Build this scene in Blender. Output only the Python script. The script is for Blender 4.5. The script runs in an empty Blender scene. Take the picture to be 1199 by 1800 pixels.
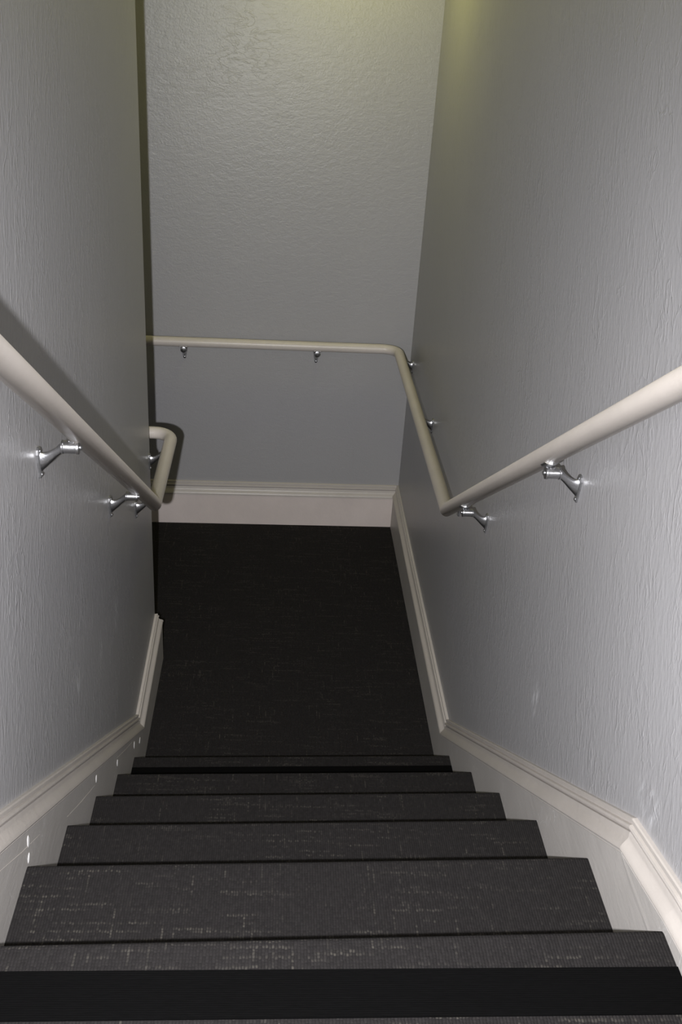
import bpy, bmesh, math, random
from mathutils import Vector, Matrix

S = bpy.context.scene
COL = S.collection
random.seed(4)

# ------------------------------------------------------------------ camera
F_PX = 1749.83
cam_d = bpy.data.cameras.new('camera')
cam_d.sensor_fit = 'VERTICAL'
cam_d.sensor_height = 36.0
cam_d.lens = F_PX / 1800.0 * 36.0
cam_d.clip_start = 0.02
cam = bpy.data.objects.new('camera', cam_d)
COL.objects.link(cam)
CAM = Vector((-0.08974, -4.00891, 2.16506))
R_ = Vector((0.99705390, -0.04813105, 0.05972378))
U_ = Vector((-0.03045726, 0.46618560, 0.88416251))
W_ = Vector((0.07039804, 0.88337670, -0.46334623))
cam.matrix_world = Matrix(((R_.x, U_.x, -W_.x, CAM.x), (R_.y, U_.y, -W_.y, CAM.y),
                           (R_.z, U_.z, -W_.z, CAM.z), (0, 0, 0, 1)))
S.camera = cam

# ------------------------------------------------------------------ world, exposure
S.view_settings.view_transform = 'Standard'
S.view_settings.look = 'None'
S.view_settings.gamma = 1.0
S.view_settings.use_curve_mapping = False
S.view_settings.exposure = 0.0
w = bpy.data.worlds.new('world')
S.world = w
w.use_nodes = True
w.node_tree.nodes['Background'].inputs[0].default_value = (0.6, 0.62, 0.7, 1)
w.node_tree.nodes['Background'].inputs[1].default_value = 0.05

# ------------------------------------------------------------------ lights
def lamp(name, kind, loc, power, color, **kw):
    d = bpy.data.lights.new(name, kind)
    d.energy = power
    d.color = color
    for k, v in kw.items():
        setattr(d, k, v)
    o = bpy.data.objects.new(name, d)
    o.location = loc
    COL.objects.link(o)
    return o

FLASH_W = 254.0
HALL_W = 9.0
LANDING_E = 23.0
# the camera's pop-up flash, nine centimetres to the left of the lens (portrait hold)
fl = lamp('camera_flash', 'SPOT', (-0.180, -4.0, 2.10), FLASH_W, (0.98, 0.98, 1.03),
          spot_size=math.radians(112), spot_blend=1.0, shadow_soft_size=0.012)
fl.rotation_euler = (cam.matrix_world.to_3x3() @ Matrix.Rotation(math.radians(-6.0), 3, 'X')).to_euler()
# lamp of the upper hall, behind and above the photographer
hl = lamp('hall_lamp', 'AREA', (-0.38, -4.7, 3.36), HALL_W, (1.0, 0.88, 0.34), size=0.4)

# ------------------------------------------------------------------ dimensions (metres, landing floor z = 0)
H = 0.482            # half width between the walls
HS = 0.4595          # half width between the skirt boards
TR, RI = 0.2665, 0.1801
Y_A = -1.7616
SK = 0.0268          # the treads run slightly out of square
BW = 0.018           # so does the back wall
Y_F, Z_F = -3.106, 1.060
Y_END = -1.078       # end of the left wall
WT = 0.12            # left wall thickness
Y_BACK = -5.3
SLOPE = RI / TR

# ------------------------------------------------------------------ material helpers
def new_mat(name):
    m = bpy.data.materials.new(name)
    m.use_nodes = True
    nt = m.node_tree
    b = nt.nodes['Principled BSDF']
    return m, nt, b

class N:
    """tiny helper to write node trees"""
    def __init__(self, nt):
        self.nt = nt
    def add(self, t, **kw):
        n = self.nt.nodes.new(t)
        for k, v in kw.items():
            setattr(n, k, v)
        return n
    def put(self, sock, v):
        if isinstance(v, bpy.types.NodeSocket):
            self.nt.links.new(v, sock)
        else:
            sock.default_value = v
    def math(self, op, a, b=0.0, c=None, clamp=False):
        n = self.add('ShaderNodeMath', operation=op)
        n.use_clamp = clamp
        self.put(n.inputs[0], a)
        self.put(n.inputs[1], b)
        if c is not None:
            self.put(n.inputs[2], c)
        return n.outputs[0]
    def coords(self):
        n = self.add('ShaderNodeTexCoord')
        return n.outputs['Object']
    def scale(self, v, s, loc=(0, 0, 0)):
        n = self.add('ShaderNodeMapping')
        self.put(n.inputs['Vector'], v)
        n.inputs['Scale'].default_value = s
        n.inputs['Location'].default_value = loc
        return n.outputs[0]
    def noise(self, v, scale=1.0, detail=2.0, rough=0.5, dist=0.0):
        n = self.add('ShaderNodeTexNoise')
        self.put(n.inputs['Vector'], v)
        n.inputs['Scale'].default_value = scale
        n.inputs['Detail'].default_value = detail
        n.inputs['Roughness'].default_value = rough
        n.inputs['Distortion'].default_value = dist
        return n.outputs['Fac']
    def ramp(self, f, a, b, to0=0.0, to1=1.0, smooth=False):
        n = self.add('ShaderNodeMapRange')
        if smooth:
            n.interpolation_type = 'SMOOTHSTEP'
        self.put(n.inputs[0], f)
        n.inputs[1].default_value = a
        n.inputs[2].default_value = b
        n.inputs[3].default_value = to0
        n.inputs[4].default_value = to1
        return n.outputs[0]
    def mix(self, f, a, b):
        n = self.add('ShaderNodeMix', data_type='RGBA')
        self.put(n.inputs[0], f)
        self.put(n.inputs[6], a if isinstance(a, bpy.types.NodeSocket) else (*a, 1))
        self.put(n.inputs[7], b if isinstance(b, bpy.types.NodeSocket) else (*b, 1))
        return n.outputs[2]
    def bump(self, h, dist, strength=1.0, normal=None):
        n = self.add('ShaderNodeBump')
        n.inputs['Strength'].default_value = strength
        n.inputs['Distance'].default_value = dist
        self.put(n.inputs['Height'], h)
        if normal is not None:
            self.put(n.inputs['Normal'], normal)
        return n.outputs[0]
    def blob(self, v, c, r):
        """1 inside a stain around c, fading to 0"""
        n = self.add('ShaderNodeVectorMath', operation='SUBTRACT')
        self.put(n.inputs[0], v)
        n.inputs[1].default_value = c
        n2 = self.add('ShaderNodeVectorMath', operation='MULTIPLY')
        self.put(n2.inputs[0], n.outputs[0])
        n2.inputs[1].default_value = (1 / r[0], 1 / r[1], 1 / r[2])
        n3 = self.add('ShaderNodeVectorMath', operation='LENGTH')
        self.put(n3.inputs[0], n2.outputs[0])
        return self.ramp(n3.outputs['Value'], 0.2, 1.0, 1.0, 0.0, True)

WALL_COL = (0.366, 0.360, 0.362)

def wall_material(name, run, scuffs=()):
    """painted skim plaster: runs of paint and trowel ridges standing up vertically"""
    m, nt, b = new_mat(name)
    n = N(nt)
    co = n.coords()
    plain_co = co
    if run == 'side':
        # the strokes lean a little away from the plumb line, following the flight
        sp = n.add('ShaderNodeSeparateXYZ')
        nt.links.new(co, sp.inputs[0])
        cb = n.add('ShaderNodeCombineXYZ')
        n.put(cb.inputs[0], sp.outputs[0])
        n.put(cb.inputs[1], n.math('SUBTRACT', sp.outputs[1], n.math('MULTIPLY', sp.outputs[2], 0.33)))
        n.put(cb.inputs[2], sp.outputs[2])
        co = cb.outputs[0]
        # a run of paint has a steep lip on the stair side and tails off gently behind it
        def runs(sc, off, detail, level, width, step):
            best = None
            for k, wgt in ((0, 1.0), (1, 0.6)):
                v = n.scale(co, sc, (off[0], off[1] - k * step * sc[1], off[2]))
                a = n.noise(v, 1.0, detail, 0.55, 0.3)
                q = n.ramp(n.math('ABSOLUTE', n.math('SUBTRACT', a, level)), 0.0, width * (1 + 1.2 * k), wgt, 0.0, True)
                best = q if best is None else n.math('MAXIMUM', best, q)
            return best
        ridge = runs((15, 15, 7.0), (0, 0, 0), 4.0, 0.5, 0.012, 0.0011)
        mask = n.ramp(n.noise(n.scale(co, (7, 7, 5)), 1.0, 2.0), 0.48, 0.60)
        ridge = n.math('MULTIPLY', ridge, mask)
        ridge2 = runs((44, 44, 18), (3, 1, 7), 3.0, 0.52, 0.032, 0.0006)
        mask2 = n.ramp(n.noise(n.scale(co, (12, 12, 7), (5, 2, 1)), 1.0, 2.0), 0.38, 0.58)
        ridge2 = n.math('MULTIPLY', ridge2, mask2)
        grain = n.noise(n.scale(co, (120, 120, 42)), 1.0, 2.0, 0.55)
        speck = n.noise(co, 210.0, 2.0, 0.6)
        h = n.math('ADD', n.math('MULTIPLY', ridge, 0.62), n.math('MULTIPLY', ridge2, 0.42))
        h = n.math('ADD', h, n.math('MULTIPLY', grain, 0.8))
        h = n.math('ADD', h, n.math('MULTIPLY', speck, 0.22))
        nm = n.bump(h, 0.0014, 0.66)
    else:
        a = n.noise(n.scale(co, (9, 9, 20)), 1.0, 4.0, 0.6, 1.2)
        ridge = n.ramp(n.math('ABSOLUTE', n.math('SUBTRACT', a, 0.5)), 0.0, 0.03, 1.0, 0.0, True)
        mask = n.ramp(n.noise(n.scale(co, (2.4, 2.4, 2.4), (1, 0, 4)), 1.0, 2.0), 0.50, 0.66)
        ridge = n.math('MULTIPLY', ridge, mask)
        lump = n.noise(n.scale(co, (36, 36, 60)), 1.0, 4.0, 0.6, 0.6)
        speck = n.noise(co, 150.0, 3.0, 0.6)
        h = n.math('ADD', n.math('MULTIPLY', ridge, 0.16), n.math('MULTIPLY', lump, 0.75))
        h = n.math('ADD', h, n.math('MULTIPLY', speck, 0.5))
        nm = n.bump(h, 0.0016, 0.8)
    nt.links.new(nm, b.inputs['Normal'])
    co = plain_co
    tone = n.noise(n.scale(co, (1.3, 1.3, 0.9)), 1.0, 3.0, 0.5)
    c = n.mix(n.ramp(tone, 0.3, 0.7), [v * 0.96 for v in WALL_COL], [v * 1.04 for v in WALL_COL])
    fs = None
    for cc, rr in scuffs:
        q = n.math('MULTIPLY', n.blob(co, cc, rr), n.ramp(n.noise(n.scale(co, (90, 90, 22)), 1.0, 3.0, 0.65), 0.47, 0.64))
        fs = q if fs is None else n.math('MAXIMUM', fs, q)
    if fs is not None:
        c = n.mix(n.math('MULTIPLY', fs, 0.55), c, (0.78, 0.78, 0.79))
    nt.links.new(c, b.inputs['Base Color'])
    b.inputs['Roughness'].default_value = 0.36
    b.inputs['Specular IOR Level'].default_value = 0.55
    return m

def trim_material(name, col, rough=0.38, scratch=0.0, relief=1.0):
    m, nt, b = new_mat(name)
    n = N(nt)
    co = n.coords()
    lump = n.noise(n.scale(co, (60, 18, 60)), 1.0, 3.0, 0.55, 0.4)
    fine = n.noise(co, 220.0, 2.0, 0.5)
    h = n.math('ADD', lump, n.math('MULTIPLY', fine, 0.35))
    nt.links.new(n.bump(h, 0.0010 * relief, 0.6), b.inputs['Normal'])
    c = n.mix(n.ramp(n.noise(n.scale(co, (5, 5, 5)), 1.0, 4.0, 0.6), 0.3, 0.7),
              [v * 0.93 for v in col], [min(1, v * 1.05) for v in col])
    if scratch > 0:
        s = n.noise(n.scale(co, (46, 46, 11), (2, 6, 1)), 1.0, 3.0, 0.6, 0.8)
        s = n.ramp(n.math('ABSOLUTE', n.math('SUBTRACT', s, 0.5)), 0.0, 0.012, 1.0, 0.0, True)
        k = n.ramp(n.noise(n.scale(co, (6, 6, 6), (9, 3, 2)), 1.0, 2.0), 0.54, 0.64)
        c = n.mix(n.math('MULTIPLY', n.math('MULTIPLY', s, k), scratch), c, (0.86, 0.85, 0.84))
    nt.links.new(c, b.inputs['Base Color'])
    b.inputs['Roughness'].default_value = rough
    b.inputs['Specular IOR Level'].default_value = 0.4
    return m

def carpet_material():
    """ribbed loop carpet, near black, with broken rows and columns of pale loops"""
    m, nt, b = new_mat('dark_loop_carpet')
    n = N(nt)
    co = n.coords()
    sx = n.add('ShaderNodeSeparateXYZ')
    nt.links.new(co, sx.inputs[0])
    x, y, z = sx.outputs
    yz = n.math('SUBTRACT', y, z)
    PX, PY = 0.0042, 0.0050
    wob = n.noise(n.scale(co, (130, 130, 130)), 1.0, 2.0, 0.6)
    ux = n.math('ADD', n.math('DIVIDE', x, PX), n.math('MULTIPLY', n.math('SUBTRACT', wob, 0.5), 0.55))
    rib = n.add('ShaderNodeTexWhiteNoise', noise_dimensions='1D')
    nt.links.new(n.math('FLOOR', ux), rib.inputs['W'])
    uy = n.math('ADD', n.math('DIVIDE', yz, PY), n.math('MULTIPLY', rib.outputs['Value'], 0.45))
    uy = n.math('ADD', uy, n.math('MULTIPLY', wob, 0.8))
    cx = n.math('FLOOR', ux)
    cy = n.math('FLOOR', uy)
    def vec(a, bb, cc=0.0):
        k = n.add('ShaderNodeCombineXYZ')
        n.put(k.inputs[0], a); n.put(k.inputs[1], bb); n.put(k.inputs[2], cc)
        return k.outputs[0]
    wn = n.add('ShaderNodeTexWhiteNoise', noise_dimensions='2D')
    nt.links.new(vec(cx, cy), wn.inputs['Vector'])
    white = wn.outputs['Value']
    rows = n.noise(vec(n.math('MULTIPLY', x, 11.0), n.math('MULTIPLY', cy, 5.37), 0.5), 1.0, 1.0, 0.4)
    rows = n.ramp(rows, 0.575, 0.68)
    cols = n.noise(vec(n.math('MULTIPLY', cx, 5.71), n.math('MULTIPLY', yz, 15.0), 8.5), 1.0, 1.0, 0.4)
    cols = n.ramp(cols, 0.66, 0.74)
    big = n.ramp(n.noise(n.scale(co, (6, 6, 6)), 1.0, 2.0), 0.36, 0.62)
    fl_ = n.math('MULTIPLY', n.math('MAXIMUM', n.math('MULTIPLY', rows, 0.8), cols), n.ramp(white, 0.15, 0.8, 0.1, 1.0))
    fl_ = n.math('MULTIPLY', fl_, n.math('ADD', n.math('MULTIPLY', big, 0.75), 0.25), clamp=True)
    hx = n.math('ABSOLUTE', n.math('SINE', n.math('MULTIPLY', ux, math.pi)))
    hy = n.math('POWER', n.math('ABSOLUTE', n.math('SINE', n.math('MULTIPLY', uy, math.pi))), 0.6)
    hgt = n.math('MULTIPLY', hx, n.math('ADD', n.math('MULTIPLY', hy, 0.38), 0.62))
    fuzz = n.noise(co, 900.0, 2.0, 0.7)
    hgt = n.math('ADD', hgt, n.math('MULTIPLY', fuzz, 0.6))
    nt.links.new(n.bump(hgt, 0.0016, 0.7), b.inputs['Normal'])
    base = n.mix(n.ramp(white, 0.0, 1.0), (0.0152, 0.0138, 0.0136), (0.0208, 0.0189, 0.0186))
    c = n.mix(n.math('MULTIPLY', n.math('MULTIPLY', fl_, 0.85), n.ramp(n.math('MULTIPLY', hx, hy), 0.1, 0.75)), base, (0.074, 0.068, 0.057))
    c = n.mix(n.ramp(hgt, 0.1, 0.75, 0.45, 0.0), c, (0.006, 0.0055, 0.0055))
    nt.links.new(c, b.inputs['Base Color'])
    b.inputs['Roughness'].default_value = 0.95
    b.inputs['Specular IOR Level'].default_value = 0.12
    return m

def strip_material():
    m, nt, b = new_mat('black_ribbed_strip')
    n = N(nt)
    co = n.coords()
    sx = n.add('ShaderNodeSeparateXYZ')
    nt.links.new(co, sx.inputs[0])
    rib = n.math('ABSOLUTE', n.math('SINE', n.math('MULTIPLY', sx.outputs[1], math.pi / 0.0030)))
    f = n.noise(n.scale(co, (60, 500, 60)), 1.0, 2.0, 0.6)
    h = n.math('ADD', n.math('MULTIPLY', rib, 0.5), n.math('MULTIPLY', f, 1.0))
    nt.links.new(n.bump(h, 0.0006, 0.5), b.inputs['Normal'])
    nt.links.new(n.mix(f, (0.0006, 0.0006, 0.0006), (0.0022, 0.0021, 0.0022)), b.inputs['Base Color'])
    b.inputs['Roughness'].default_value = 0.8
    b.inputs['Specular IOR Level'].default_value = 0.06
    return m

def chrome_material(name, rough, k=1.0):
    m, nt, b = new_mat(name)
    n = N(nt)
    co = n.coords()
    g = n.noise(co, 300.0, 2.0, 0.5)
    nt.links.new(n.bump(g, 0.0004, 0.5), b.inputs['Normal'])
    nt.links.new(n.mix(g, (0.36 * k, 0.36 * k, 0.37 * k), (0.54 * k, 0.54 * k, 0.54 * k)), b.inputs['Base Color'])
    b.inputs['Metallic'].default_value = 1.0
    b.inputs['Roughness'].default_value = rough
    return m

def plain(name, col, rough=0.5):
    m, nt, b = new_mat(name)
    n = N(nt)
    g = n.noise(n.coords(), 40.0, 3.0)
    nt.links.new(n.mix(g, [v * 0.95 for v in col], [min(1, v * 1.04) for v in col]), b.inputs['Base Color'])
    b.inputs['Roughness'].default_value = rough
    return m

M_SIDE_R = wall_material('grey_wall_paint_right', 'side',
                         [((H, -2.93, 1.125), (0.2, 0.06, 0.05)), ((H, -2.349, 0.855), (0.2, 0.035, 0.06))])
M_SIDE_L = wall_material('grey_wall_paint_left', 'side',
                         [((-H, -2.045, 0.733), (0.2, 0.025, 0.09)), ((-H, -1.812, 0.70), (0.2, 0.05, 0.07)),
                          ((-H, -2.30, 0.86), (0.2, 0.03, 0.06))])
M_BACK = wall_material('grey_wall_paint_back', 'back')
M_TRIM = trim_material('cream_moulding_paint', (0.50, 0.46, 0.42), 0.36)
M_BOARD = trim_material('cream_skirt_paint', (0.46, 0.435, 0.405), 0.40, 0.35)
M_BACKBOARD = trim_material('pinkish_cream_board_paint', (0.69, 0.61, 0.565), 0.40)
M_RAIL = trim_material('cream_rail_paint', (0.62, 0.565, 0.505), 0.36, 0.0, 0.45)
M_CARPET = carpet_material()
M_STRIP = strip_material()
M_METAL = chrome_material('bright_cast_metal', 0.32)
M_PLATE = chrome_material('worn_plate_metal', 0.5, 0.8)
M_CHIP = plain('white_paint_chip', (0.72, 0.70, 0.68), 0.6)
M_CEIL = plain('white_ceiling_paint', (0.75, 0.74, 0.72), 0.8)

# ------------------------------------------------------------------ mesh helpers
def link_mesh(name, bm, mat, parent=None, smooth=False, origin=(0, 0, 0)):
    """bm is in world coordinates; the object's origin is put at `origin` (or its parent's)"""
    bmesh.ops.recalc_face_normals(bm, faces=bm.faces)
    me = bpy.data.meshes.new(name)
    org = Vector(origin)
    if parent is not None:
        p = parent
        org = Vector((0, 0, 0))
        while p is not None:
            org += p.location
            p = p.parent
    bmesh.ops.translate(bm, verts=bm.verts, vec=-org)
    bm.to_mesh(me)
    bm.free()
    for f in me.polygons:
        f.use_smooth = smooth
    me.materials.append(mat)
    o = bpy.data.objects.new(name, me)
    COL.objects.link(o)
    if parent is not None:
        o.parent = parent
    else:
        o.location = org
    return o

def empty(name, loc):
    o = bpy.data.objects.new(name, None)
    o.location = loc
    o.empty_display_size = 0.1
    COL.objects.link(o)
    return o

def tag(o, label, cat):
    o['label'] = label
    o['category'] = cat
    return o

def structure(o):
    o['kind'] = 'structure'
    return o

def hexa(bm, lo, hi, shear=None):
    """box between two corners; shear(x) shifts y"""
    vs = []
    for z in (lo[2], hi[2]):
        for (x, y) in ((lo[0], lo[1]), (hi[0], lo[1]), (hi[0], hi[1]), (lo[0], hi[1])):
            vs.append(bm.verts.new((x, y + (shear(x) if shear else 0), z)))
    for f in ((0, 3, 2, 1), (4, 5, 6, 7), (0, 1, 5, 4), (1, 2, 6, 5), (2, 3, 7, 6), (3, 0, 4, 7)):
        bm.faces.new([vs[i] for i in f])
    return vs

def prism(bm, prof, x0, x1, nx=1, skew=0.0):
    """closed (y, z) profile extruded along x"""
    rings = []
    for i in range(nx + 1):
        x = x0 + (x1 - x0) * i / nx
        rings.append([bm.verts.new((x, y + skew * x, z)) for (y, z) in prof])
    k = len(prof)
    for a, b in zip(rings, rings[1:]):
        for j in range(k):
            bm.faces.new((a[j], a[(j + 1) % k], b[(j + 1) % k], b[j]))
    bm.faces.new(rings[0])
    bm.faces.new(rings[-1][::-1])

def tube(bm, pts, rad, seg=20, cap=True):
    """round bar along a polyline, mitred at every corner"""
    pts = [Vector(p) for p in pts]
    d = [(b - a).normalized() for a, b in zip(pts, pts[1:])]
    up = Vector((0, 0, 1)) if abs(d[0].z) < 0.9 else Vector((0, 1, 0))
    u = d[0].cross(up).normalized()
    v = u.cross(d[0]).normalized()
    ring_pts = [pts[0] + rad * (math.cos(2 * math.pi * i / seg) * u + math.sin(2 * math.pi * i / seg) * v) for i in range(seg)]
    rings = [[bm.verts.new(p) for p in ring_pts]]
    for k in range(1, len(pts)):
        di = d[k - 1]
        nrm = di if k == len(pts) - 1 else (d[k - 1] + d[k]).normalized()
        ring_pts = [p + di * ((pts[k] - p).dot(nrm) / di.dot(nrm)) for p in ring_pts]
        rings.append([bm.verts.new(p) for p in ring_pts])
    for a, b in zip(rings, rings[1:]):
        for j in range(seg):
            bm.faces.new((a[j], a[(j + 1) % seg], b[(j + 1) % seg], b[j]))
    if cap:
        bm.faces.new(rings[0][::-1])
        bm.faces.new(rings[-1])

def fillet(a, p, b, r, n=8):
    """arc points rounding the corner p between a and b"""
    a, p, b = Vector(a), Vector(p), Vector(b)
    da, db = (a - p).normalized(), (b - p).normalized()
    ang = da.angle(db)
    t = r / math.tan(ang / 2)
    c = p + (da + db).normalized() * (r / math.sin(ang / 2))
    s, e = p + da * t - c, p + db * t - c
    tot = s.angle(e)
    out = []
    for i in range(n + 1):
        k = i / n
        q = (math.sin((1 - k) * tot) * s + math.sin(k * tot) * e) / math.sin(tot)
        out.append(c + q)
    return out

# moulded base cap: (out from the wall, down from its top edge)
CAP = [(0.0, 0.0), (0.0070, 0.0), (0.0094, 0.0020), (0.0098, 0.0085), (0.0074, 0.0098), (0.0076, 0.0112), (0.0122, 0.0130), (0.0136, 0.0172),
       (0.0128, 0.0208), (0.0060, 0.0220), (0.0060, 0.0240), (0.0115, 0.0250), (0.0126, 0.0275), (0.0130, 0.0325), (0.0148, 0.0368),
       (0.0188, 0.0418), (0.0230, 0.0468), (0.0256, 0.0515), (0.0262, 0.0548), (0.0252, 0.0572), (0.0150, 0.0580), (0.0150, 0.0592),
       (0.0228, 0.0598), (0.0240, 0.0616), (0.0232, 0.0634), (0.0, 0.0634)]
def scaled(k):
    return [(o, d * k) for o, d in CAP]
CAP_H = 0.0585

def sweep_cap(bm, path, wall, out, prof=CAP, mitre0=0.0, mitre1=0.0):
    """moulding along a path that stays on one wall plane.
    wall: function (s, z) -> point on the wall; out: unit vector leaving the wall.
    path: list of (s, z); corners in the wall plane are mitred; mitre0/1 shift the ends along s per unit of projection"""
    out = Vector(out)
    P = [Vector((a, b)) for a, b in path]
    D = [(b - a).normalized() for a, b in zip(P, P[1:])]
    rings = []
    for i, p in enumerate(P):
        if i == 0:
            t = D[0]
        elif i == len(P) - 1:
            t = D[-1]
        else:
            t = (D[i - 1] + D[i]).normalized()
        ref = D[0] if i == 0 else D[i - 1]
        down = Vector((t.y, -t.x))
        if down.y > 0:
            down = -down
        rd = Vector((ref.y, -ref.x))
        if rd.y > 0:
            rd = -rd
        k = 1.0 / max(0.3, down.dot(rd))
        m = mitre0 if i == 0 else (mitre1 if i == len(P) - 1 else 0.0)
        ring = []
        for (o, dn) in prof:
            q = p + down * dn * k + Vector((m * o, 0))
            ring.append(bm.verts.new(wall(q.x, q.y) + out * o))
        rings.append(ring)
    kk = len(prof)
    # every length is cut and mitred on its own, so the joints stay crisp
    last = len(rings) - 1
    for i in range(last):
        a = rings[i] if i == 0 else [bm.verts.new(v.co) for v in rings[i]]
        b = rings[i + 1]
        if i > 0:
            bm.faces.new(a[::-1])
        if i + 1 < last:
            bm.faces.new(b)
        for j in range(kk):
            bm.faces.new((a[j], a[(j + 1) % kk], b[(j + 1) % kk], b[j]))
    bm.faces.new(rings[0][::-1])
    bm.faces.new(rings[-1])

# ------------------------------------------------------------------ the setting
ZT = 3.40            # ceiling of the hall
ZL = 2.56            # ceiling over the landing
X_FAR = -1.75        # the landing goes on round the left wall

bm = bmesh.new(); hexa(bm, (H, Y_BACK, -0.12), (H + 0.12, 0.08, ZT)); structure(link_mesh('wall_right', bm, M_SIDE_R))
bm = bmesh.new(); hexa(bm, (-H - WT, Y_BACK, -0.12), (-H, Y_END, ZT)); structure(link_mesh('wall_left', bm, M_SIDE_L))
bm = bmesh.new(); hexa(bm, (X_FAR - 0.1, 0.0, -0.12), (H + 0.0, 0.12, ZT), lambda x: BW * x); structure(link_mesh('wall_back', bm, M_BACK))
bm = bmesh.new(); hexa(bm, (X_FAR - 0.1, -1.95, -0.12), (X_FAR, 0.0 + BW * X_FAR, ZT)); structure(link_mesh('wall_side', bm, M_SIDE_L))
bm = bmesh.new(); hexa(bm, (X_FAR, -2.05, -0.12), (-H - WT, -1.95, ZT)); structure(link_mesh('wall_return', bm, M_SIDE_L))
bm = bmesh.new(); hexa(bm, (-H - WT, Y_BACK - 0.1, 0.9), (H + 0.12, Y_BACK, ZT)); structure(link_mesh('wall_front', bm, M_SIDE_L))
bm = bmesh.new()
hexa(bm, (X_FAR - 0.1, -1.95, ZL), (H, 0.0, ZL + 0.08), None)
hexa(bm, (X_FAR - 0.1, -2.03, ZL), (H, -1.95, ZT + 0.08))
hexa(bm, (-H - WT, Y_BACK, ZT), (H + 0.12, -2.03, ZT + 0.08))
structure(link_mesh('ceiling', bm, M_CEIL))
# landing carpet
bm = bmesh.new()
prism(bm, [(Y_A - 0.03, -0.1), (Y_A - 0.03, 0.0), (0.0, 0.0), (0.0, -0.1)], X_FAR, H, 1, 0.0)
for v in bm.verts:
    if v.co.y > -0.5:
        v.co.y += BW * v.co.x
structure(link_mesh('floor', bm, M_CARPET))

# nosed carpet profile: front edge at y (landing side), top at z, running back to yb
def nosed(y, z, yb, th=0.034, r=0.012):
    pr = [(yb, z - th), (yb, z)]
    for i in range(7):
        a = math.pi / 2 * i / 6
        pr.append((y - r + r * math.sin(a), z - r + r * math.cos(a)))
    for i in range(5):
        a = math.pi / 2 * i / 4
        pr.append((y - 0.010 + 0.010 * math.cos(a), z - th + 0.010 - 0.010 * math.sin(a)))
    return pr

# upper hall floor with its nosing
bm = bmesh.new()
prism(bm, nosed(Y_F, Z_F, Y_BACK), -HS, HS, 4, SK)
hall = structure(link_mesh('floor', bm, M_CARPET))
bm = bmesh.new()
prism(bm, [(-3.228, Z_F - 0.004), (-3.2265, Z_F + 0.0025), (-3.160, Z_F + 0.0025), (-3.158, Z_F - 0.004)], -HS - 0.004, HS + 0.004, 1, 0.006)
link_mesh('nosing_strip', bm, M_STRIP, hall)['label'] = 'black ribbed strip'

# ------------------------------------------------------------------ staircase
stairs = empty('staircase', (0, -2.4, 0))
tag(stairs, 'straight flight of dark carpeted steps going down to the landing between cream skirt boards', 'staircase')
for k in range(5):
    y, z = Y_A - TR * k, RI * (k + 1)
    yn = Y_A - TR * (k + 1) if k < 4 else Y_F
    bm = bmesh.new(); prism(bm, nosed(y, z, yn - 0.02), -HS, HS, 4, SK)
    t = link_mesh('tread', bm, M_CARPET, stairs)
    z0 = RI * k
    bm = bmesh.new(); prism(bm, [(y - 0.034, z0 - 0.002), (y - 0.034, z - 0.030), (y - 0.020, z - 0.030), (y - 0.020, z0 - 0.002)], -HS, HS, 1, SK)
    link_mesh('riser', bm, M_CARPET, stairs)
    if k == 0:
        ys = y - 0.050
        bm = bmesh.new()
        prism(bm, [(ys - 0.066, z - 0.004), (ys - 0.0645, z + 0.0025), (ys - 0.0015, z + 0.0025), (ys, z - 0.004)], -HS - 0.001, HS + 0.003, 1, SK)
        link_mesh('nosing_strip', bm, M_STRIP, t)['label'] = 'black ribbed strip'
bm = bmesh.new(); prism(bm, [(Y_F - 0.034, RI * 5 - 0.002), (Y_F - 0.034, Z_F - 0.030), (Y_F - 0.020, Z_F - 0.030), (Y_F - 0.020, RI * 5 - 0.002)], -HS, HS, 1, SK)
link_mesh('riser', bm, M_CARPET, stairs)

# ------------------------------------------------------------------ skirt boards with their moulded caps
PATH_R = [(0.0087, 0.2034), (-0.60, 0.188), (-1.591, 0.181), (-2.907, 1.076), (-3.085, 1.124), (-3.30, 1.166), (Y_BACK, 1.172)]
PATH_L = [(Y_END, 0.2010), (-1.578, 0.170), (-2.872, 1.046), (-2.95, 1.098), (-3.30, 1.166), (Y_BACK, 1.172)]

def board(bm, path, x_wall, x_face, drop, y0=None):
    pr = []
    P = [Vector(p) for p in path]
    for i, p in enumerate(P):
        if i == 0: t = (P[1] - p).normalized()
        elif i == len(P) - 1: t = (p - P[-2]).normalized()
        else: t = ((P[i + 1] - p).normalized() + (p - P[i - 1]).normalized()).normalized()
        dn = Vector((t.y, -t.x))
        if dn.y > 0: dn = -dn
        q = p + dn * drop
        if i == 0 and y0 is not None: q.x = y0
        pr.append((q.x, q.y))
    pr.append((pr[-1][0], 0.9)); pr.append((-3.2, 0.75)); pr.append((-1.9, -0.01)); pr.append((pr[0][0], -0.01))
    rows = [[bm.verts.new((x, y, z)) for (y, z) in pr] for x in (x_wall, x_face)]
    n = len(pr)
    for j in range(n):
        bm.faces.new((rows[0][j], rows[0][(j + 1) % n], rows[1][(j + 1) % n], rows[1][j]))
    bm.faces.new(rows[0][::-1]); bm.faces.new(rows[1])
    bmesh.ops.triangulate(bm, faces=[f for f in bm.faces if len(f.verts) > 4])

bm = bmesh.new(); board(bm, PATH_R, H + 0.001, HS, CAP_H * 0.86, y0=0.004)
bR = structure(link_mesh('baseboard_right', bm, M_BOARD))
bm = bmesh.new()
sweep_cap(bm, PATH_R, lambda s, z: Vector((H + 0.001, s, z)), (-1, 0, 0), scaled(0.86), mitre0=-1.0)
link_mesh('cap_moulding', bm, M_TRIM, bR)

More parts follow.
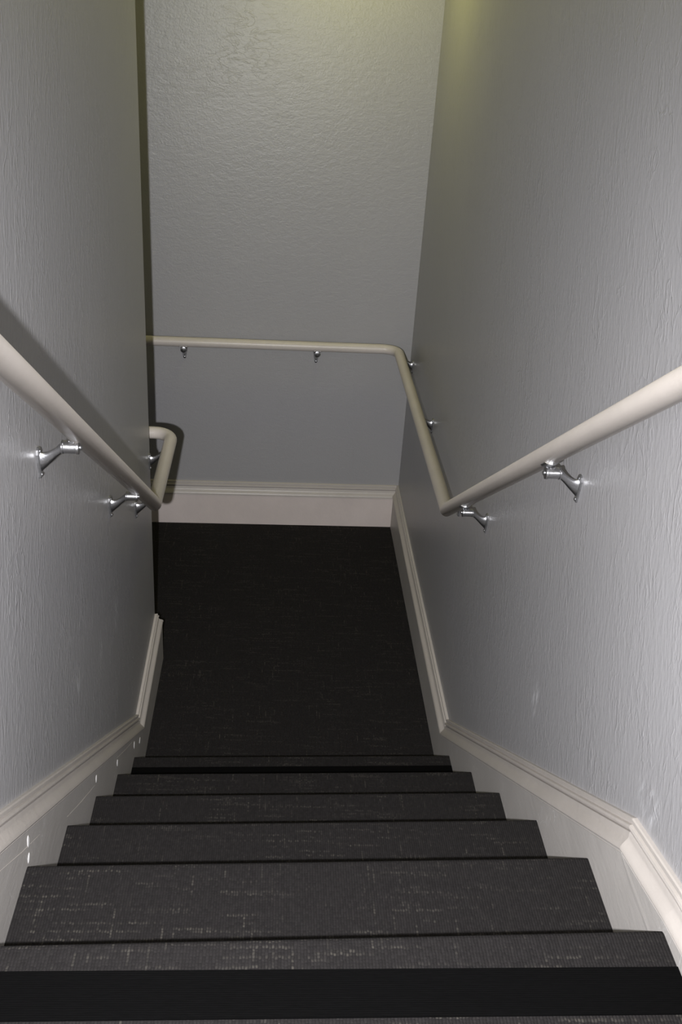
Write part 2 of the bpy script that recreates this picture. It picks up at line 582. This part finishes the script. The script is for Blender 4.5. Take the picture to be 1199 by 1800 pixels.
bm = bmesh.new(); board(bm, PATH_L, -H - 0.001, -HS, CAP_H * 0.78, y0=Y_END + 0.0225)
bL = structure(link_mesh('baseboard_left', bm, M_BOARD))
bm = bmesh.new()
sweep_cap(bm, PATH_L, lambda s, z: Vector((-H - 0.001, s, z)), (1, 0, 0), scaled(0.78), mitre0=1.0)
link_mesh('cap_moulding', bm, M_TRIM, bL)
# return round the end of the left wall
bm = bmesh.new(); hexa(bm, (-H - WT - 0.0225, Y_END - 0.001, -0.01), (-H - 0.001, Y_END + 0.0225, 0.152))
structure(link_mesh('baseboard_end', bm, M_BOARD))
bE = COL.objects['baseboard_end'] if 'baseboard_end' in COL.objects else None
bm = bmesh.new()
sweep_cap(bm, [(-H, 0.2010), (-H - WT, 0.2010)], lambda s, z: Vector((s, Y_END - 0.001, z)), (0, 1, 0), scaled(0.78), mitre0=1.0, mitre1=-1.0)
link_mesh('cap_moulding', bm, M_TRIM, bE)

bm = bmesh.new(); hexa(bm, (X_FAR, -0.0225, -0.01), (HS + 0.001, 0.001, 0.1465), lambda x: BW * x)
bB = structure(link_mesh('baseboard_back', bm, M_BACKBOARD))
bm = bmesh.new()
sweep_cap(bm, [(H, 0.2034), (X_FAR, 0.2034)], lambda s, z: Vector((s, BW * s + 0.001, z)), (0, -1, 0), mitre0=-1.0)
link_mesh('cap_moulding', bm, M_TRIM, bB)

# white paint chips on the left skirt, and the filled joint on the right one
def chip(parent, y, z, ly, lz, tilt, side=-1):
    bm = bmesh.new()
    bmesh.ops.create_icosphere(bm, subdivisions=2, radius=1.0)
    for v in bm.verts:
        a, b = v.co.y * ly, v.co.z * lz
        wob = 1 + 0.18 * math.sin(7 * v.co.z + 31 * y)
        v.co = Vector((side * HS - side * v.co.x * 0.0013, y + (a * math.cos(tilt) - b * math.sin(tilt)) * wob, z + a * math.sin(tilt) + b * math.cos(tilt)))
    link_mesh('paint_chip', bm, M_CHIP, parent, True)['label'] = 'white paint chip'

for (y, z, ly, lz, t) in ((-2.826, 0.934, 0.0042, 0.0125, 0.1), (-2.833, 0.905, 0.004, 0.009, -0.5), (-2.298, 0.577, 0.004, 0.010, -0.2),
                          (-2.040, 0.392, 0.004, 0.010, -0.1), (-1.770, 0.216, 0.005, 0.012, -0.2), (-1.668, 0.145, 0.006, 0.008, 0.3)):
    chip(bL, y, z, ly * 1.9, lz, t)
bm = bmesh.new()
# filled seams between the pieces of the left skirt
for (ya, za, yb_, zb_) in ((-2.318, 0.577, -2.575, 0.738), (-2.763, 0.884, -2.970, 1.025), (-1.80, 0.254, -2.04, 0.409)):
    sm = bmesh.new()
    A, B_ = Vector((0, ya, za)), Vector((0, yb_, zb_))
    dd = (B_ - A).normalized(); nn = Vector((0, -dd.z, dd.y)) * 0.0017
    q = []
    for P_, f_ in ((A, 0.4), ((A + B_) / 2 + nn * 1.2, 1.0), (B_, 0.5)):
        q.append([sm.verts.new((-HS - 0.0005, P_.y + nn.y * f_, P_.z + nn.z * f_)), sm.verts.new((-HS + 0.0009 * f_, P_.y, P_.z)), sm.verts.new((-HS - 0.0005, P_.y - nn.y * f_, P_.z - nn.z * f_))])
    for a_, b_ in zip(q, q[1:]):
        for k_ in range(3):
            sm.faces.new((a_[k_], a_[(k_ + 1) % 3], b_[(k_ + 1) % 3], b_[k_]))
    sm.faces.new(q[0][::-1]); sm.faces.new(q[-1])
    link_mesh('seam_filler', sm, M_TRIM, bL)
pts = [(-2.935, 1.026, 0.004), (-2.975, 1.022, 0.007), (-3.02, 1.02, 0.008), (-3.06, 1.018, 0.006), (-3.09, 1.016, 0.004)]
prev = None
for (y, z, hw) in pts:
    ring = [bm.verts.new((HS - 0.0002, y + 0.3 * hw, z + hw)), bm.verts.new((HS - 0.0006, y, z)), bm.verts.new((HS - 0.0002, y - 0.3 * hw, z - hw)), bm.verts.new((HS + 0.002, y, z))]
    if prev:
        for j in range(4):
            bm.faces.new((prev[j], prev[(j + 1) % 4], ring[(j + 1) % 4], ring[j]))
    else:
        bm.faces.new(ring)
    prev = ring
bm.faces.new(prev[::-1])
link_mesh('joint_filler', bm, M_BOARD, bR)

# ------------------------------------------------------------------ handrails and their brackets
RR = 0.0200
XR = 0.4155
ZR = 0.862
YJ = -1.489           # where sloping and level rail meet
RS = 0.653
OFF = H - XR

def bracket(rail, base, nrm, along, slope=0.0):
    """cast wall bracket: base = point of the wall straight behind the rail axis, at the axis height"""
    n_, a_, u_ = Vector(nrm).normalized(), Vector(along).normalized(), Vector((0, 0, 1))
    B = Vector(base)
    def P(o, s, z):
        return B + n_ * o + a_ * s + u_ * z
    drop = RR * math.sqrt(1 + slope * slope)
    zb = -drop - 0.0135           # axis of the barrel under the rail
    def loft(bm, rings, seg=14):
        prev = None
        for (o, zc, hs, hz) in rings:
            ring = [bm.verts.new(P(o, hs * math.cos(2 * math.pi * i / seg), zc + hz * math.sin(2 * math.pi * i / seg))) for i in range(seg)]
            if prev:
                for j in range(seg):
                    bm.faces.new((prev[j], prev[(j + 1) % seg], ring[(j + 1) % seg], ring[j]))
            else:
                bm.faces.new(ring[::-1])
            prev = ring
        bm.faces.new(prev)
    # arm: deep web at the wall, tapering up to the barrel under the rail
    bm = bmesh.new()
    def web(o, top, bot, hs):
        return (o, zb + (top + bot) / 2, hs, (top - bot) / 2)
    loft(bm, [web(0.002, -0.010, -0.049, 0.0060), web(0.007, -0.0125, -0.044, 0.0052), web(0.013, -0.012, -0.038, 0.0048),
              web(0.022, -0.0075, -0.029, 0.0048), web(0.031, -0.001, -0.0195, 0.0052), web(0.039, 0.007, -0.0125, 0.0066),
              (0.041, zb, 0.0118, 0.0118), (0.0435, zb, 0.0120, 0.0120), (0.0445, zb, 0.0110, 0.0110), (0.0645, zb, 0.0110, 0.0110),
              (0.0655, zb, 0.0122, 0.0122), (0.0695, zb, 0.0120, 0.0120), (0.0705, zb, 0.0095, 0.0095)])
    # neck that carries the saddle
    for q in range(1):
        loft_z = [(zb + 0.006, 0.0062), (zb + 0.0135, 0.0062)]
        rings = []
        for (zz, rr) in loft_z:
            rings.append([bm.verts.new(P(0.0575 + rr * math.cos(2 * math.pi * i / 12), rr * math.sin(2 * math.pi * i / 12), zz)) for i in range(12)])
        for i in range(12):
            bm.faces.new((rings[0][i], rings[0][(i + 1) % 12], rings[1][(i + 1) % 12], rings[1][i]))
        bm.faces.new(rings[0][::-1]); bm.faces.new(rings[1])
    arm = link_mesh('wall_bracket', bm, M_METAL, rail, True)
    arm['label'] = 'bright metal bracket'
    # wall plate: rounded at the top, narrowing to a foot
    bm = bmesh.new()
    out = []
    zc = zb - 0.012
    for i in range(9):
        a = math.pi * i / 8
        out.append((0.0115 * math.cos(a), zc + 0.0105 * math.sin(a)))
    out += [(-0.0105, zc - 0.014), (-0.0065, zc - 0.034)]
    for i in range(1, 6):
        a = math.pi + math.pi * i / 6
        out.append((0.0060 * math.cos(a), zc - 0.041 + 0.0060 * math.sin(a)))
    out += [(0.0065, zc - 0.034), (0.0105, zc - 0.014)]
    ra = [bm.verts.new(P(-0.0005, s, z)) for s, z in out]
    rb = [bm.verts.new(P(0.0030, s, z)) for s, z in out]
    rc = [bm.verts.new(P(0.0044, s * 0.82, zc - 0.012 + (z - zc + 0.012) * 0.92)) for s, z in out]
    k = len(out)
    for x, y in ((ra, rb), (rb, rc)):
        for j in range(k):
            bm.faces.new((x[j], x[(j + 1) % k], y[(j + 1) % k], y[j]))
    bm.faces.new(ra[::-1]); bm.faces.new(rc)
    link_mesh('wall_plate', bm, M_PLATE, arm)
    # screws: two in the plate, one in the end of the barrel
    for (o0, o1, s0, z0, r) in ((0.0035, 0.0064, 0, zc + 0.003, 0.0042), (0.0035, 0.0066, 0, zc - 0.040, 0.0038), (0.070, 0.0745, 0, zb, 0.0048)):
        bm = bmesh.new()
        loft(bm, [(o0, z0, r, r), (o0 + 0.6 * (o1 - o0), z0, r, r), (o1, z0, r * 0.55, r * 0.55)], 10)
        link_mesh('screw', bm, M_METAL, arm, True)
    # saddle hugging the underside of the rail
    bm = bmesh.new()
    t = (a_ + u_ * slope).normalized()
    dn = t.cross(n_).normalized()
    if dn.z > 0: dn = -dn
    c = B + n_ * OFF
    prev = None
    for i in range(7):
        a = math.radians(-38 + 76 * i / 6)
        d = dn * math.cos(a) + n_ * math.sin(a)
        hl_ = 0.019 - 0.004 * abs(i - 3) / 3
        ring = [bm.verts.new(c + d * rr + t * ss) for rr, ss in ((RR - 0.0006, -hl_), (RR - 0.0006, hl_), (RR + 0.0022, hl_), (RR + 0.0022, -hl_))]
        if prev:
            for j in range(4):
                bm.faces.new((prev[j], prev[(j + 1) % 4], ring[(j + 1) % 4], ring[j]))
        else:
            bm.faces.new(ring)
        prev = ring
    bm.faces.new(prev[::-1])
    link_mesh('saddle', bm, M_METAL, arm)

def rail_z(y):
    return ZR + RS * (YJ - y)

# right: down the stair, along the landing, round the corner and along the back wall
right = empty('handrail', (XR, YJ, ZR))
tag(right, 'long cream handrail down the right wall that turns along the back wall', 'handrail')
yb = lambda x: BW * x - 0.0675
cr = (XR, yb(XR), ZR)
endp = (X_FAR + 0.02, yb(X_FAR + 0.02), ZR)
start = (XR, -3.25, rail_z(-3.25))
pts = [(XR, -3.70, rail_z(-3.25)), start, (XR, YJ, ZR)] + fillet((XR, YJ, ZR), cr, endp, 0.062, 9) + [endp]
bm = bmesh.new(); tube(bm, pts, RR, 24)
link_mesh('rail', bm, M_RAIL, right, True)
for y in (-1.712, -2.372, -3.02):
    bracket(right, (H, y, rail_z(y)), (-1, 0, 0), (0, -1, 0), RS)
for y in (-0.085, -0.715, -1.352):
    bracket(right, (H, y, ZR), (-1, 0, 0), (0, 1, 0))
for x in (0.081, -0.467, -1.20):
    bracket(right, (x, BW * x, ZR), (BW, -1, 0), (1, BW, 0))

# left: down the stair, along to the end of the wall and round it
left = empty('handrail', (-XR, YJ, ZR))
tag(left, 'short cream handrail on the left wall that bends round the wall end', 'handrail')
c1 = (-XR, Y_END + 0.0675, ZR)
c2 = (-H - WT - 0.0665, Y_END + 0.0675, ZR)
e2 = (-H - WT - 0.0665, -1.80, ZR)
pts = [(-XR, -3.70, rail_z(-3.25)), (-XR, -3.25, rail_z(-3.25)), (-XR, YJ - 0.02, ZR)] + fillet((-XR, YJ, ZR), c1, c2, 0.060, 9) + fillet(c1, c2, e2, 0.060, 9) + [e2]
bm = bmesh.new(); tube(bm, pts, RR, 24)
link_mesh('rail', bm, M_RAIL, left, True)
for y in (-1.832, -2.466, -3.05):
    bracket(left, (-H, y, rail_z(y)), (1, 0, 0), (0, -1, 0), RS)
for y in (-1.097, -1.425):
    bracket(left, (-H, y, ZR), (1, 0, 0), (0, 1, 0))
bracket(left, (-H - WT, -1.5, ZR), (-1, 0, 0), (0, 1, 0))

# auto smooth by angle on the tubes (keeps the sharp mitre crisp)
for o in COL.objects:
    if o.type == 'MESH' and o.name.split('.')[0] in ('rail', 'wall_bracket', 'screw'):
        o.data.set_sharp_from_angle(angle=math.radians(38))
for o in COL.objects:
    if o.type == 'MESH' and o.name.startswith('cap_moulding'):
        for f in o.data.polygons: f.use_smooth = True
        o.data.set_sharp_from_angle(angle=math.radians(32))
for o in COL.objects:
    if o.type == 'MESH' and (o.name.startswith('tread') or o.name.startswith('floor')):
        for f in o.data.polygons: f.use_smooth = True
        o.data.set_sharp_from_angle(angle=math.radians(40))

# ------------------------------------------------------------------ lamp of the landing, on the ceiling above the frame
LX, LY = 0.12, -0.40
lampo = empty('ceiling_light', (LX, LY, ZL))
tag(lampo, 'round opal ceiling light above the landing', 'light')
def lathe(bm, prof, cx, cy, seg=28):
    rings = []
    for (r, z) in prof:
        if r < 1e-5:
            rings.append([bm.verts.new((cx, cy, z))])
        else:
            rings.append([bm.verts.new((cx + r * math.cos(2 * math.pi * i / seg), cy + r * math.sin(2 * math.pi * i / seg), z)) for i in range(seg)])
    for a, b in zip(rings, rings[1:]):
        for j in range(seg):
            va = [a[0]] if len(a) == 1 else [a[j], a[(j + 1) % seg]]
            vb = [b[0]] if len(b) == 1 else [b[(j + 1) % seg], b[j]]
            bm.faces.new(va + vb)
bm = bmesh.new(); lathe(bm, [(0, ZL), (0.125, ZL), (0.125, ZL - 0.022), (0.110, ZL - 0.028), (0, ZL - 0.028)], LX, LY)
link_mesh('base', bm, M_METAL, lampo)
bm = bmesh.new(); lathe(bm, [(0.108, ZL - 0.026)] + [(0.108 * math.cos(math.pi / 2 * i / 8), ZL - 0.026 - 0.075 * math.sin(math.pi / 2 * i / 8)) for i in range(1, 8)] + [(0, ZL - 0.101)], LX, LY)
m, nt, b = new_mat('lit_opal_glass')
b.inputs['Base Color'].default_value = (0.8, 0.78, 0.7, 1)
b.inputs['Emission Color'].default_value = (1.0, 0.95, 0.27, 1)
b.inputs['Emission Strength'].default_value = LANDING_E
link_mesh('shade', bm, m, lampo, True)
